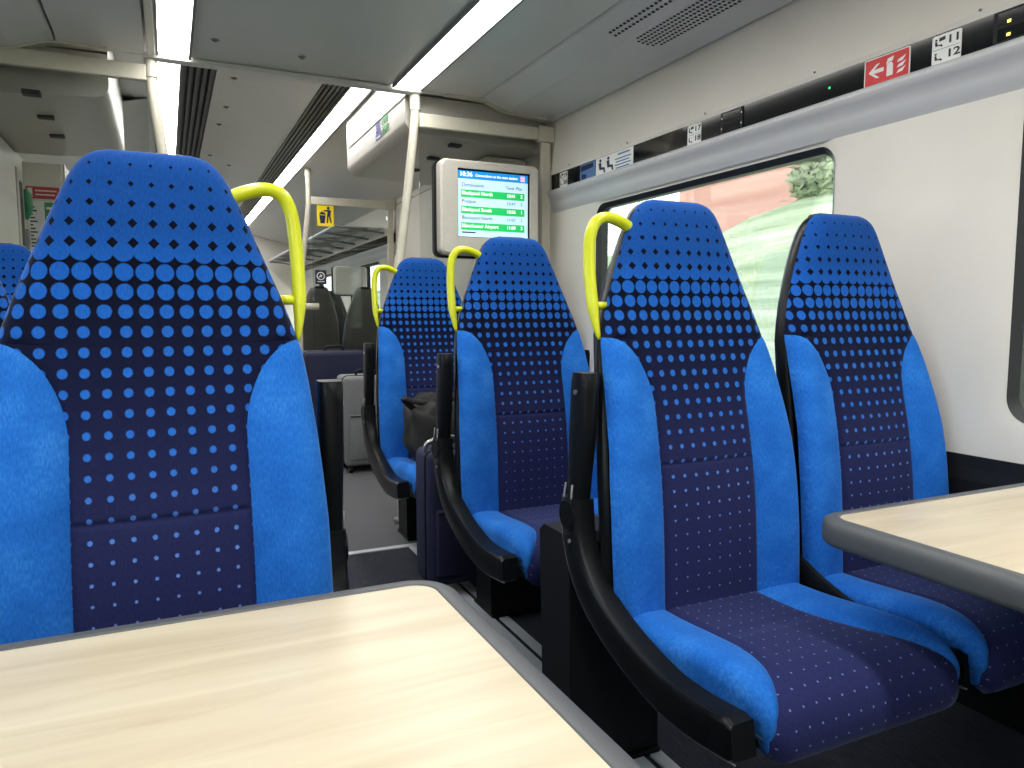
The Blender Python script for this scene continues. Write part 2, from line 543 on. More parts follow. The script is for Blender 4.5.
dr = MB().box(.22, .99, YF - .03, YF - .002, .01, 2.05, .004).build('door_1', 'grey'); tag(dr, kind='structure')
MB().box(.42, .79, YF - .036, YF - .028, 1.0, 1.85, .003).build('door_pane', 'gloss', dr)
MB().tube([(.30, YF - .06, .95), (.30, YF - .06, 1.25)], .012, 10).build('door_handle', 'steel', dr)

# ------------------------------------------------------------------ ceiling
ce = MB().box(XL - .1, XR + .1, YB, YF, 2.60, 2.64).build('ceiling', 'ceil'); tag(ce, kind='structure')
LR0, LR1 = 1.105, 1.24       # right strip light
LL0, LL1 = 0.010, 0.135      # left strip light
MB().box(LL1 + .012, LR0 - .012, YB, YP, ZC, ZC + .02).build('ceiling_panel', 'ceil', ce)
for s in (1, -1):
    m = lambda d: (CX + s * d)
    e_in = (LR1 if s > 0 else 2 * CX - LL0 + .045) - CX + .012
    MB().strip([(m(e_in), ZC + .03), (m(e_in), ZC), (m(.99), ZC), (m(.995), ZC + .02)], 'y', YB, YP).build('ceiling_panel', 'ceil2', ce)
    MB().strip([(m(1.0), ZC + .02), (m(1.003), ZC - .002), (m(1.03), ZC - .008), (m(1.14), ZC - .042), (m(1.16), ZC - .05)], 'y', YB, YP).build('ceiling_slope', 'ceil2', ce, smooth=True)
    MB().strip([(m(1.16), ZC - .05), (m(1.40), ZC - .066), (m(1.43), ZC - .078), ((XR if s > 0 else XL) - s * .018, ZC - .08), ((XR if s > 0 else XL) - s * .018, ZC - .055)], 'y', YB, YP - .03).build('ceiling_edge_panel', 'ceil2', ce, auto=30)
    # moulded end of the edge panel
    MB().prism([(m(.80), ZC + .03), (m(.80), ZC - .005), (m(.99), ZC - .008), (m(1.03), ZC - .012), (m(1.15), ZC - .056), (m(1.44), ZC - .078), (m(1.44), ZC + .03)], 'y', YP - .028, YP + .02).build('panel_end_moulding', 'cream', ce)
# riser and lip to the higher ceiling
MB().box(-.05, 1.26, YP - .05, YP + .02, ZC - .022, ZC - .002, .006).build('ceiling_lip', 'ceil2', ce)
MB().box(XL, XR, YP - .0, YP + .02, ZC - .002, 2.60).build('ceiling_riser', 'ceil', ce)
# far ceiling
BR0, BR1, BL0, BL1 = 1.048, 1.164, 0.006, 0.117
GR0, GR1, GL0, GL1 = 0.888, 1.040, 0.122, 0.307
MB().box(GL1, GR0, YP + .02, YF, ZV, ZV + .02).build('ceiling_panel', 'ceil', ce)
for s in (1, -1):
    a = 1.195 if s > 0 else -.03
    x = XR if s > 0 else XL
    MB().strip([(a - s * .02, ZV + .02), (a, ZV), (a + s * .55, ZV - .13), (x, ZV - .24)], 'y', 5.3, YF).build('ceiling_slope', 'ceil2', ce, auto=30)
    MB().strip([(a - s * .02, ZV + .02), (a, ZV), (a, 2.30)] if s > 0 else [(-.01, ZV + .02), (-.03, ZV), (-.215, ZV - .002)], 'y', YP + .02, 5.3).build('ceiling_side_panel', 'ceil2', ce)
# small fixing studs in the ceiling
studs = [(MB(), x, y, ZC) for x, y in ()]
def stud(px, py, z, r=0.017):
    mb = MB()
    mb.tube([(px, py, z + .002), (px, py, z - .003)], r, 12)
    mb.tube([(px, py, z - .003), (px, py, z - .010)], [r * .6, r * .35], 10)
    mb.build('ceiling_stud', 'grey', ce, smooth=False)
STUDS_A = [(0.234, 3.52), (.608, 3.58)]
STUDS_B = [(0.405, 4.66), (.406, 5.31), (.391, 5.8), (.387, 6.92), (.565, 7.3)]
for x, y in STUDS_A: stud(x, y, ZC)
for x, y in STUDS_B: stud(x, y, ZV, .019)

# strip lights
def strip_light(x0, x1, y0, y1, z, label, rim=True):
    e = empty('ceiling_strip_light', ((x0 + x1) / 2, (y0 + y1) / 2, z), label, 'light')
    w = (x1 - x0) / 2; h = (y1 - y0) / 2
    pr = [(-w, .004)] + [(-w + 2 * w * k / 8, -.012 * math.sin(math.pi * k / 8) + .002) for k in range(1, 8)] + [(w, .004), (w, .012), (-w, .012)]
    MB().prism(pr, 'y', -h, h).build('diffuser', 'ltA', e, auto=40)
    for a, b in ((-w - .011, -w), (w, w + .011)):
        MB().box(a, b, -h, h, -.016, .03).build('housing_rail', 'grey', e)
    MB().box(-w - .011, w + .011, -h, h, .02, .032).build('housing', 'dark', e)
    return e
strip_light(LR0, LR1, YB + .05, YP - .06, ZC, 'white ceiling strip light running above the seats beside the window wall')
strip_light(LL0, LL1, YB + .05, YP - .06, ZC, 'white ceiling strip light above the seat behind the pale table')
strip_light(BR0, BR1, YP + .03, YF - .1, ZV, 'long ceiling strip light beyond the ceiling edge, beside the door cover logo')
strip_light(BL0, BL1, YP + .03, YF - .1, ZV, 'short visible ceiling strip light beyond the ceiling edge, left of ribbed vent')
MB().box(-.035, -.004, YB + .05, YP - .06, ZC - .02, ZC + .03, .004).build('light_side_trim', 'cream', ce)

# ribbed linear air vents
def ribbed_vent(x0, x1, label):
    e = empty('ribbed_air_vent', ((x0 + x1) / 2, YP + .03, ZV), label, 'vent')
    w = (x1 - x0) / 2; L = YF - YP - .15
    MB().box(-w, w, 0, L, .028, .036).build('backing', 'dark', e)
    n = 5
    for k in range(n):
        c = -w + (k + .5) * 2 * w / n
        MB().box(c - .012, c + .008, 0, L, -.003, .03).build('slat', 'fin', e)
ribbed_vent(GR0, GR1, 'dark ribbed ceiling vent beside the long strip light')
ribbed_vent(GL0, GL1, 'dark ribbed ceiling vent beside the short strip light')

# perforated outlet in the sloping ceiling
def perforation():
    e = empty('perforated_air_outlet', (1.80, 2.0, ZC - .06), 'double field of perforated air holes in the sloping grey ceiling', 'vent')
    mb = MB()
    for i in range(2):
        for k in range(34):
            x = 1.695 + i * .026; y = 2.67 - k * .026 + (i % 2) * .0
            z = ZC - .008 - (x - 1.635) / .11 * .034
            mb.tube([(x - 1.80, y - 2.0, z - (ZC - .06) - .0015), (x - 1.80, y - 2.0, z - (ZC - .06) + .004)], .0082, 8)
    mb.build('upper_holes', 'dark', e)
    mb = MB()
    for i in range(6):
        for k in range(40):
            y = 2.645 - k * .022 - abs(i - 2.5) * .004
            x = 1.79 + i * .0235
            z = ZC - .05 - (x - 1.765) / .24 * .016
            if k < 1 and i in (0, 5): continue
            mb.tube([(x - 1.80, y - 2.0, z - (ZC - .06) - .0015), (x - 1.80, y - 2.0, z - (ZC - .06) + .004)], .0075, 6)
    o = mb.build('lower_holes', 'dark', e); o['kind'] = 'stuff'
perforation()

# ------------------------------------------------------------------ door mechanism covers
def door_cover(s, label):
    x = 1.20 if s > 0 else -.20
    far = (XR if s > 0 else XL)
    e = empty('door_mechanism_cover', (x, YP + .05, 2.12), label, 'cover')
    d = (far - x)
    pr = [(0, .195), (0, .06)] + [(s * (.06 - .06 * math.cos(math.radians(a))), .06 - .06 * math.sin(math.radians(a)) - 0.0) for a in range(10, 91, 10)]
    pr += [(d * .55, -.02), (d - s * .005, -.02), (d - s * .005, .19), (s * .0, .195)]
    pr = [(p[0] + 0, p[1]) for p in pr]
    MB().prism(pr, 'y', 0.02, 1.42).build('cover', 'header', e, auto=35)
    MB().box(min(0, s * .03), max(0, s * .03), 0.02, 1.42, .193, .204).build('shadow_gap', 'dark', e)
    MB().prism([(0, .204), (s * .03, .204), (s * .03, .375), (s * .0, .375)], 'y', .02, 1.42).build('upper_face', 'ceil2', e)
    for y in ((-.02, .4, .82) if s < 0 else (.12, .5, .9)):
        k = s * (.30 if s < 0 else .33)
        MB().box(k - .035, k + .035, y + .0, y + .05, -.028, -.006, .003).build('downlight_recess', 'dark', e)
    return e
hr = door_cover(1, 'white overhead door cover with small blue and green logo')
hl = door_cover(-1, 'white overhead door cover above the red and green notices')
# logo on the right cover: facing the aisle (-x)
lg = Board('logo_decal', (1.1985, 4.50, 2.222), (0, -1, 0), (0, 0, 1), 'blue and green logo decal on white overhead door cover', 'logo')
lg.e.scale.x = 1.45; lg.e.scale.y = 0.72
lg.polys('blue_bars', [[(-.02, .02 + .026 * k), (.05, .02 + .026 * k), (.05, .038 + .026 * k), (-.02, .038 + .026 * k)] for k in range(4)], 'logob', 0.0005)
lg.polys('blue_block', [[(-.02, -.04), (.07, -.04), (.07, .01), (-.02, .01)]], 'logob', 0.0005)
lg.polys('white_mark', [[(-0.005, -0.03), (0.055, -0.03), (0.055, -0.02), (-0.005, -0.02)]], 'white', 0.0011)
for ox, oy, ty in ((.075, .045, .098), (.085, -.035, .015)):
    lg.poly('green_mark', [(ox, oy), (ox + .022, oy), (ox + .022, oy + .03), (ox + .034, oy + .03), (ox + .034, oy), (ox + .056, oy), (ox + .056, oy + .03), (ox + .068, oy + .03), (ox + .068, oy), (ox + .09, oy), (ox + .09, oy + .06), (ox, oy + .06)], 'logog', 0.0005)

# ------------------------------------------------------------------ vestibule cabinets
cab = empty('equipment_cabinet', (1.92, 4.6, 0), 'pale cabinet pillar seen through the glass above the display', 'cabinet')
MB().box(-.14, .13, -.42, .6, 0, 2.095, .015).build('body', 'wallw', cab)
MB().box(-.1405, -.1385, -.40, .58, 1.0, 1.008).build('panel_gap', 'dark', cab)
cabl = empty('notice_cabinet', (-.72, 5.5, 0), 'pale wall cabinet carrying the red and green notices', 'cabinet')
MB().box(-.17, .163, 0, 1.2, 0, 2.085, .012).build('body', 'wallw', cabl)
MB().box(.1635, .17, -.0, 1.2, 1.2, 2.085, .003).build('corner_trim', 'header', cabl)
pil = empty('door_pillar', (-.80, 4.9, 0), 'pale door pillar with recessed dark slot and green handle', 'pillar')
MB().prism([(-.095, -.85), (.018, -.85), (.03, -.6), (.03, .55), (.015, .58), (-.095, .58)], 'z', 0, 2.085).build('body', 'wallw', pil)
MB().box(.027, .038, .30, .50, 1.1, 2.0, .004).build('slot_frame', 'header', pil)
MB().box(.037, .040, .36, .45, 1.55, 1.93).build('slot', 'dark', pil)
MB().tube([(.04, .51, 1.90), (.055, .51, 1.87), (.055, .51, 1.78), (.04, .51, 1.72)], [.012, .024, .026, .014], 12).build('green_handle', 'green', pil, smooth=True)
MB().box(.03, .055, .47, .53, 1.15, 1.66, .006).build('lock_box', 'grey', pil)
nb = Board('emergency_notice', (-.795, 5.497, 1.86), (1, 0, 0), (0, 0, 1), 'red strip notice with white lines on pale cabinet', 'notice')
nb.rect('plate', .03, .21, 0, .075, 'redd', r=.006)
nb.polys('white_symbols', [[(.04, .01), (.065, .01), (.065, .065), (.04, .065)]], 'white', .0016)
nb.polys('text_line', [[(0.08, 0.046), (0.195, 0.046), (0.195, 0.054), (0.08, 0.054)], [(0.08, 0.022), (0.185, 0.022), (0.185, 0.03), (0.08, 0.03)]], 'white', .0016)
ng = Board('safety_poster', (-.79, 5.497, 1.345), (1, 0, 0), (0, 0, 1), 'white and green safety poster below the red notice', 'poster')
ng.rect('sheet', .03, .225, 0, .50, 'white', r=.004)
ng.rect('green_panel', .12, .222, .02, .495, 'green', z=.0016, t=.0006)
ng.polys('heading_line', [[(0.13, 0.452), (0.21, 0.452), (0.21, 0.466), (0.13, 0.466)]], 'white', .0023)
for k in range(5):
    ng.poly('white_symbol', disc(.14, .40 - .07 * k, .012) if k != 1 else [(.13, .32), (.152, .32), (.152, .345), (.13, .345)], 'white', .0023)
    ng.polys('text_line', [[(.165, .40 - .07 * k), (.215, .40 - .07 * k), (.215, .406 - .07 * k), (.165, .406 - .07 * k)], [(.165, .385 - .07 * k), (.205, .385 - .07 * k), (.205, .391 - .07 * k), (.165, .391 - .07 * k)]], 'white', .0023)
ng.polys('small_print', [[(.04, .48 - .022 * k), (.055 + .012 * ((k * 7) % 3), .48 - .022 * k), (.055 + .012 * ((k * 7) % 3), .489 - .022 * k), (.04, .489 - .022 * k)] for k in range(21)], 'ink', .0016)

# ------------------------------------------------------------------ draught screens with poles
def pole(parent, pts, r=.023, collar=True):
    mb = MB(); mb.tube(pts, r, 16)
    o = mb.build('pole', 'cream', parent, auto=40)
    if collar:
        a = Vector(pts[0]); b = Vector(pts[1])
        MB().tube([a, a + (b - a) * 1.0], r * 1.22, 16).build('collar', 'cream', o, auto=40)
    return o
def smooth_path(ctrl, n=6):
    out = []
    P = [Vector(c) for c in ctrl]
    for i in range(len(P) - 1):
        p0 = P[max(i - 1, 0)]; p1 = P[i]; p2 = P[i + 1]; p3 = P[min(i + 2, len(P) - 1)]
        for k in range(n):
            t = k / n
            out.append(0.5 * ((2 * p1) + (-p0 + p2) * t + (2 * p0 - 5 * p1 + 4 * p2 - p3) * t * t + (-p0 + 3 * p1 - 3 * p2 + p3) * t ** 3))
    out.append(P[-1])
    return out

def draught_screen(s, y, label, top=2.30, zbar=2.165, lower=0.95, reach=None):
    xp = CX + s * .628 if s > 0 else CX - .628
    far = (XR - .005) if s > 0 else (XL + .005)
    e = empty('draught_screen', (xp, y, 0), label, 'partition')
    L = lambda x: x - xp
    sl = lambda z: -s * .105 * min(1, max(0, (2.2 - z) / .85)) ** 1.1
    pole(e, [(0, 0, top), (0, 0, top - .085)] + smooth_path([(sl(z), 0, z) for z in (2.16, 1.95, 1.7, 1.5, 1.35, 1.1)]) + [(sl(1.0), 0, z) for z in (.9, .45, .02)])
    MB().tube([(sl(.5), 0, .0), (sl(.5), 0, .02)], .045, 16).build('floor_flange', 'steel', e)
    a, b = sorted((L(xp) + s * .02, L(far) - s * .10))
    MB().box(a, b, -.02, .02, zbar - .035, zbar + .035, .004).build('top_rail', 'cream', e)
    a, b = sorted((L(far) - s * .10, L(far)))
    MB().box(a, b, -.028, .024, zbar - .045, zbar + .045, .005).build('rail_bracket', 'cream', e)
    a, b = sorted((L(far) - s * .075, L(far) - s * .02))
    MB().box(a, b, -.02, .02, .02, zbar - .046, .004).build('wall_post', 'cream', e)
    g0, g1 = sorted((s * .02, L(far) - s * .08))
    MB().box(g0 + (0 if s < 0 else .0), g1, -.004, .004, lower, zbar - .036).build('glass_pane', 'screen_glass', e)
    a, b = sorted((sl(.5) + s * .03, L(far) - s * .08))
    MB().box(a, b, -.015, .015, .03, lower, .005).build('lower_panel', 'grey', e)
    return e
draught_screen(1, YP, 'glass partition with cream pole carrying the information display')
draught_screen(-1, YP, 'glass partition with cream pole behind the seat at the pale table', zbar=2.232)
ds2 = draught_screen(1, YQ, 'far glass partition with cream pole and yellow litter sign', top=2.5, zbar=2.20, lower=.6)
MB().tube([(-.105, 0, 1.22), (.07, -.01, 1.22)], [.03, .03], 14).build('hand_knob', 'cream', ds2, smooth=True)

# signs on the far partition
bs = Board('litter_sign', (1.305, YQ - .006, 1.97), (1, 0, 0), (0, 0, 1), 'yellow litter sign with navy figure and bin on glass', 'sign')
bs.rect('plate', 0, .155, 0, .20, 'ylw', r=.004)
bs.polys('bin_symbol', [[(.03, .025), (.07, .025), (.08, .10), (.022, .10)], [(.018, .106), (.085, .106), (.075, .122), (.045, .135), (.03, .122)]], 'navyink', .0016)
bs.polys('figure_symbol', [disc(.105, .168, .013), [(.092, .09), (.125, .09), (.132, .145), (.112, .155), (.06, .145), (.06, .135), (.098, .134)], [(.092, .09), (.108, .09), (.100, .03), (.088, .03)], [(.110, .09), (.127, .09), (.136, .03), (.124, .03)]], 'navyink', .0016)
ns = Board('no_smoking_sign', (1.275, YQ - .006, 1.43), (1, 0, 0), (0, 0, 1), 'small navy square sign with white ring on glass', 'sign')
ns.rect('plate', .0, .105, 0, .13, 'navyink', r=.003)
mb = MB()
for k in range(20):
    a0, a1 = 2 * math.pi * k / 20, 2 * math.pi * (k + 1) / 20
    mb.prism([(.052 + .038 * math.cos(a0), .075 + .038 * math.sin(a0)), (.052 + .038 * math.cos(a1), .075 + .038 * math.sin(a1)), (.052 + .03 * math.cos(a1), .075 + .03 * math.sin(a1)), (.052 + .03 * math.cos(a0), .075 + .03 * math.sin(a0))], 'z', .0016, .0022)
mb.build('white_ring', 'white', ns.e)
ns.polys('cigarette_symbol', [[(.035, .06), (.07, .08), (.066, .088), (.031, .068)], [(.045, .09), (.055, .06), (.061, .062), (.051, .092)]], 'white', .0016)
ns.polys('text_line', [[(.02, .02), (.085, .02), (.085, .026), (.02, .026)]], 'white', .0016)

# ------------------------------------------------------------------ information display
def display(origin, right, label, w=.58, h=.485, lit=True):
    b = Board('information_display', origin, right, (0, 0, 1), label, 'display')
    mb = MB()
    out = rrect(0, w, 0, h, .035, 6); fr = rrect(.012, w - .012, .012, h - .012, .03, 6)
    scr = (.095, w - .055, .095, h - .045)
    n = len(out)
    A = [mb.bm.verts.new((p[0], p[1], .03)) for p in out]
    B = [mb.bm.verts.new((p[0], p[1], .09)) for p in out]
    Cc = [mb.bm.verts.new((p[0], p[1], .105)) for p in fr]
    D = [mb.bm.verts.new((p[0], p[1], .105)) for p in rrect(*scr, .002, 6)]
    E = [mb.bm.verts.new((p[0], p[1], .092)) for p in rrect(*scr, .002, 6)]
    for P, Q in ((A, B), (B, Cc), (Cc, D), (D, E)):
        for k in range(n):
            mb.bm.faces.new((P[k], P[(k + 1) % n], Q[(k + 1) % n], Q[k]))
    mb.bm.faces.new(A[::-1])
    mb.build('housing', 'housing', b.e, auto=35)
    b.rect('back_plate', -.014, w + .004, -.012, h + .004, 'softblack', z=0, t=.034, r=.04)
    b.rect('mounting_arm', w * .5 - .06, w * .5 + .06, h * .5 - .06, h * .5 + .06, 'softblack', z=-.026, t=.03)
    if not lit:
        b.rect('blank_panel', scr[0], scr[1], scr[2], scr[3], 'housing', z=.09, t=.006)
        return b
    x0, x1, y0, y1 = scr
    b.rect('bezel', x0, x1, y0, y1, 'gloss', z=.090, t=.002)
    x0 += .006; x1 -= .012; y0 += .004; y1 -= .010
    b.rect('screen', x0, x1, y0, y1, 'scr_w', z=.0921, t=.001)
    b.rect('title_bar', x0, x1, y1 - .042, y1, 'scr_b', z=.0932, t=.0006)
    b.text('10:36', x0 + .008, y1 - .036, .034, 'scr_t', .0939, True)
    b.text('Connections at the next station', x0 + .098, y1 - .031, .0195, 'scr_t', .0939, True)
    b.rect('screen_mark', x1 - .045, x1 - .018, y1 - .036, y1 - .006, 'scr_p', z=.0939, t=.0004)
    b.text('Destination', x0 + .02, y1 - .088, .028, 'scr_k', .0933)
    b.text('Time', x1 - .135, y1 - .088, .025, 'scr_k', .0933)
    b.text('Plat', x1 - .072, y1 - .088, .025, 'scr_k', .0933)
    rows = [('Blackpool North', '10:41', '2', 1), ('Preston', '10:47', '3', 0), ('Blackpool South', '10:56', '1', 1), ('Blackpool North', '11:07', '2', 0), ('Manchester Airport', '11:09', '3', 1)]
    y = y1 - .096
    for t_, tm, pl, g in rows:
        y -= .043
        if g: b.rect('green_row', x0 + .016, x1 - .02, y, y + .040, 'scr_g', z=.0932, t=.0006)
        mt = 'scr_t' if g else 'scr_k'
        zz = .0939 if g else .0933
        b.text(t_, x0 + .02, y + .009, .0265, mt, zz, bool(g))
        b.text(tm, x1 - .13, y + .009, .025, mt, zz, bool(g))
        b.text(pl, x1 - .045, y + .009, .025, mt, zz, bool(g))
    b.polys('text_line', [[(x0 + .02, y - .016), (x0 + .10, y - .016), (x0 + .10, y - .009), (x0 + .02, y - .009)]], 'scr_k', .0933)
    return b
display((1.325, YP - .03, 1.456), (1, 0, 0), 'lit information display listing green train connections on white screen', h=.50)
db = display((1.66, 8.2, 1.36), (1, 0, 0), 'blank white display box hanging beyond the far partition', lit=False, w=.36, h=.31)
db.rect('side_trim', .36, .40, -.005, .315, 'softblack', z=0, t=.09, r=.01)

# ------------------------------------------------------------------ signs on the dark band of the right wall (face -x)
BX = XR - .0125
def band(name, y_hi, label, cat, group=None, sx=1.0):
    """origin at the left end as read from inside = larger y"""
    b = Board(name, (BX, y_hi, 1.850), (0, -1, 0), (0, 0, 1), label, cat, group)
    b.e.scale.x = sx
    return b
def seat_sign(y_hi, a, b_, label):
    b = band('seat_number_sign', y_hi, label, 'sign', None, 1.42)
    b.rect('plate', 0, .062, .004, .084, 'white', r=.005)
    b.rect('divider', .003, .059, .0436, .0446, 'ink', z=.0016, t=.0003)
    b.text(a, .031, .049, .03, 'ink', .0016, True)
    b.text(b_, .031, .010, .03, 'ink', .0016, True)
    for k, yy in enumerate((.05, .011)):
        b.polys('seat_symbol', [disc(.0085, yy + .022, .0028, 10), [(.006, yy + .018), (.010, yy + .018), (.012, yy + .008), (.021, yy + .007), (.023, yy + .001), (.019, yy + .001), (.018, yy + .004), (.007, yy + .005)]] +
                ([[(.015, yy + .016), (.028, yy + .018), (.028, yy + .028), (.015, yy + .026)]] if k == 0 else []), 'ink', .0016)
    return b
seat_sign(1.492, '11', '12', 'white seat number sign beside the red fire extinguisher sign')
seat_sign(2.605, '17', '18', 'white seat number sign beside the unlit twin reservation display')
seat_sign(3.738, '19', '20', 'white seat number sign at the partition end of the dark band')
fx = band('fire_extinguisher_sign', 1.722, 'red fire extinguisher sign with white arrow on dark band', 'sign', None, 1.36)
fx.rect('border', 0, .118, .003, .086, 'white', r=.004)
fx.rect('red_panel', .003, .115, .006, .083, 'red', z=.0016, t=.0005, r=.003)
fx.polys('arrow_symbol', [[(.012, .044), (.034, .066), (.042, .066), (.026, .050), (.052, .050), (.052, .038), (.026, .038), (.042, .022), (.034, .022)]], 'white', .0022)
fx.polys('extinguisher_symbol', [[(.060, .018), (.076, .018), (.076, .050), (.072, .058), (.064, .058), (.060, .050)], [(.064, .060), (.074, .060), (.078, .074), (.062, .070), (.058, .054), (.061, .054)]], 'white', .0022)
fx.polys('flame_symbol', [[(.086 + .0, .018 + .016 * k), (.100, .020 + .016 * k), (.108, .034 + .016 * k), (.100, .030 + .016 * k), (.090, .026 + .016 * k)] for k in range(3)], 'white', .0022)
pr = band('priority_seat_sign', 3.35, 'white priority seat sign with two seated figures on dark band', 'sign', None, 1.38)
pr.rect('picture_strip', -.118, -.006, .004, .086, 'blueprint', t=.001)
pr.polys('picture_detail', [[(-.11, .05), (-.02, .055), (-.02, .08), (-.11, .078)], [(-.105, .01), (-.07, .01), (-.07, .03), (-.105, .035)]], 'navyink', .0011)
pr.rect('plate', 0, .245, .002, .088, 'white')
for ox in (.02, .075):
    pr.polys('figure_symbol', [disc(ox + .012, .072, .008, 12), [(ox, .062), (ox + .018, .062), (ox + .02, .038), (ox + .042, .034), (ox + .046, .008), (ox + .036, .008), (ox + .033, .024), (ox + .006, .027)]], 'navyink', .0016)
pr.polys('text_line', [[(.15, .070), (.225, .070), (.225, .078), (.15, .078)]] + [[(.130 + .006 * (k % 2), .050 - .0145 * k), (.232 - .01 * (k % 2), .050 - .0145 * k), (.232 - .01 * (k % 2), .056 - .0145 * k), (.130 + .006 * (k % 2), .056 - .0145 * k)] for k in range(4)], 'blueprint', .0016)
for yy, lb, on in ((2.365, 'unlit twin reservation display on dark band above the large window', 0), (1.285, 'reservation display with yellow digits on dark band above the white wall panel', 1)):
    rd = band('reservation_display', yy + .03, lb, 'display')
    rd.rect('case', 0, .16 if on else .125, .003, .087, 'softblack', t=.003)
    for k in (0, 1):
        rd.rect('window', .012, .113 if not on else .15, .010 + .040 * k, .042 + .040 * k, 'gloss', z=.003, t=.0006)
        if on:
            rd.rect('yellow_digit', .036, .046, .018 + .034 * k, .026 + .034 * k, 'led_y', z=.0036, t=.0003)
        else:
            for q in (.006, .118):
                rd.poly('screw', disc(q, .026 + .04 * k, .0025, 8), 'steel', .0031)
gl = band('indicator_lamp', 1.858, 'tiny green indicator light on the dark band', 'indicator')
gl.poly('bezel', disc(0, .043, .006, 14), 'softblack', .0, .002)
gl.poly('lens', disc(0, .043, .0035, 12), 'led_g', .002, .0006)

# ------------------------------------------------------------------ tables
def table(x0, x1, y0, y1, round_left, label):
    e = empty('wooden_table', ((x0 + x1) / 2, (y0 + y1) / 2, 0), label, 'table')
    ox, oy = (x0 + x1) / 2, (y0 + y1) / 2
    R1, T, zt = .07, .054, .72
    def outline(ins, r):
        p = rrect(x0 - ox + ins, x1 - ox - ins, y0 - oy + ins, y1 - oy - ins, r, 8)
        return p
    mb = MB(); mb.prism(outline(.033, .038), 'z', zt - .012, zt + .0005)
    mb.build('table_top', 'wood', e)
    prof = [(.034, -.012), (.034, .0012), (.028, .0022), (.012, .0010), (.005, -.003), (.0015, -.009), (.0, -.016), (.0, -.040), (.003, -.048), (.010, -.053), (.02, -T), (.05, -T)]
    mb = MB(); loops = []
    for ins, dz in prof:
        loops.append([mb.bm.verts.new((p[0], p[1], zt + dz)) for p in outline(ins, max(.012, R1 - ins))])
    n = len(loops[0])
    for A, B in zip(loops, loops[1:]):
        for k in range(n):
            mb.bm.faces.new((A[k], A[(k + 1) % n], B[(k + 1) % n], B[k]))
    mb.build('edge_band', 'edge', e, smooth=True)
    mb = MB(); mb.prism(outline(.045, .03), 'z', zt - T - .002, zt - .014); mb.build('underside', 'grey', e)
    wx = (x0 + .12 - ox) if not round_left else (x1 - .12 - ox)
    lx = (x1 - .42 - ox) if not round_left else (x0 + .45 - ox)
    MB().tube([(lx, 0, 0.02), (lx, 0, zt - T - .002)], .032, 16).build('leg', 'steel', e, auto=40)
    MB().tube([(lx, 0, 0.0), (lx, 0, .02)], .07, 20).build('foot_plate', 'steel', e)
    MB().box(min(wx, lx), max(wx, lx), -.03, .03, zt - T - .03, zt - T - .002, .004).build('support_beam', 'softblack', e)
    return e
table(XL + .09, .384, .30, 1.085, False, 'pale wood table with grey edge in front of a blue seat')
table(1.185, XR - .09, .30, 1.092, True, 'pale wood table with grey edge fixed beside the window wall')

# ------------------------------------------------------------------ seats
REC = 0.15
def spine(z):
    h = z - .46
    return REC * h - .018 * math.sin(math.pi * min(1, max(0, h / .6))) + .012 * math.sin(math.pi * min(1, max(0, (h - .6) / .4)))
OUT = [(.40, .268), (.46, .272), (.60, .275), (.75, .273), (.90, .263), (1.0, .254), (1.06, .246), (1.10, .235), (1.16, .215), (1.22, .192), (1.28, .168), (1.33, .147), (1.365, .131), (1.385, .120), (1.398, .109), (1.408, .096), (1.414, .082), (1.417, .066)]
def interp(tab, x):
    if x <= tab[0][0]: return tab[0][1]
    for (a, b), (c, d) in zip(tab, tab[1:]):
        if x <= c:
            return b + (d - b) * (x - a) / (c - a)
    return tab[-1][1]
LOBE = 1.080
def bound(z):
    w = interp(OUT, z)
    if z >= LOBE: return w
    k = min(1, (LOBE - z) / .17)
    inner = .136 + .004 * math.cos((z - .5) * 3)
    return inner + (w - inner) * (1 - math.sqrt(1 - (1 - k) ** 2) if False else (1 - math.sqrt(max(0, 1 - (1 - k) ** 2))))
PEND = [(-w, z) for z, w in OUT] + [(w, z) for z, w in reversed(OUT)]
def edge_dist(u, z):
    best = 9
    n = len(PEND)
    for i in range(n):
        ax, ay = PEND[i]; bx, by = PEND[(i + 1) % n]
        if i == n - 1: continue          # bottom edge is open
        dx, dy = bx - ax, by - ay
        t = max(0, min(1, ((u - ax) * dx + (z - ay) * dy) / (dx * dx + dy * dy + 1e-12)))
        q = (u - ax - t * dx) ** 2 + (z - ay - t * dy) ** 2
        if q < best: best = q
    return math.sqrt(best)
RB = .045
def back_depth(u, z):
    """forward offset of the upholstery at (u, z)"""
    w = interp(OUT, z); b = bound(z)
    e = edge_dist(u, z)
    d = 0.0
    if e < RB:
        d -= RB - math.sqrt(max(0, RB * RB - (RB - e) ** 2))
    au = abs(u)
    if z < LOBE:
        fade = min(1, (LOBE - z) / .25) ** .7
        q = (au - b) / max(.001, w - b)
        if q > 0:
            d += .034 * fade * math.sin(math.pi * min(1, q) * .5 + 0) ** .8 * (1 - .15 * q)
        d -= .006 * math.exp(-((au - b) / .006) ** 2) * min(1, fade * 2)
    d += .010 * math.exp(-(u / .12) ** 2) * math.exp(-((z - .72) / .18) ** 2)
    d -= .006 * math.exp(-((z - .785) / .005) ** 2) * (1 if au < b else 0)
    d += .012 * math.exp(-(u / .12) ** 2) * math.exp(-((z - 1.28) / .12) ** 2)
    return d

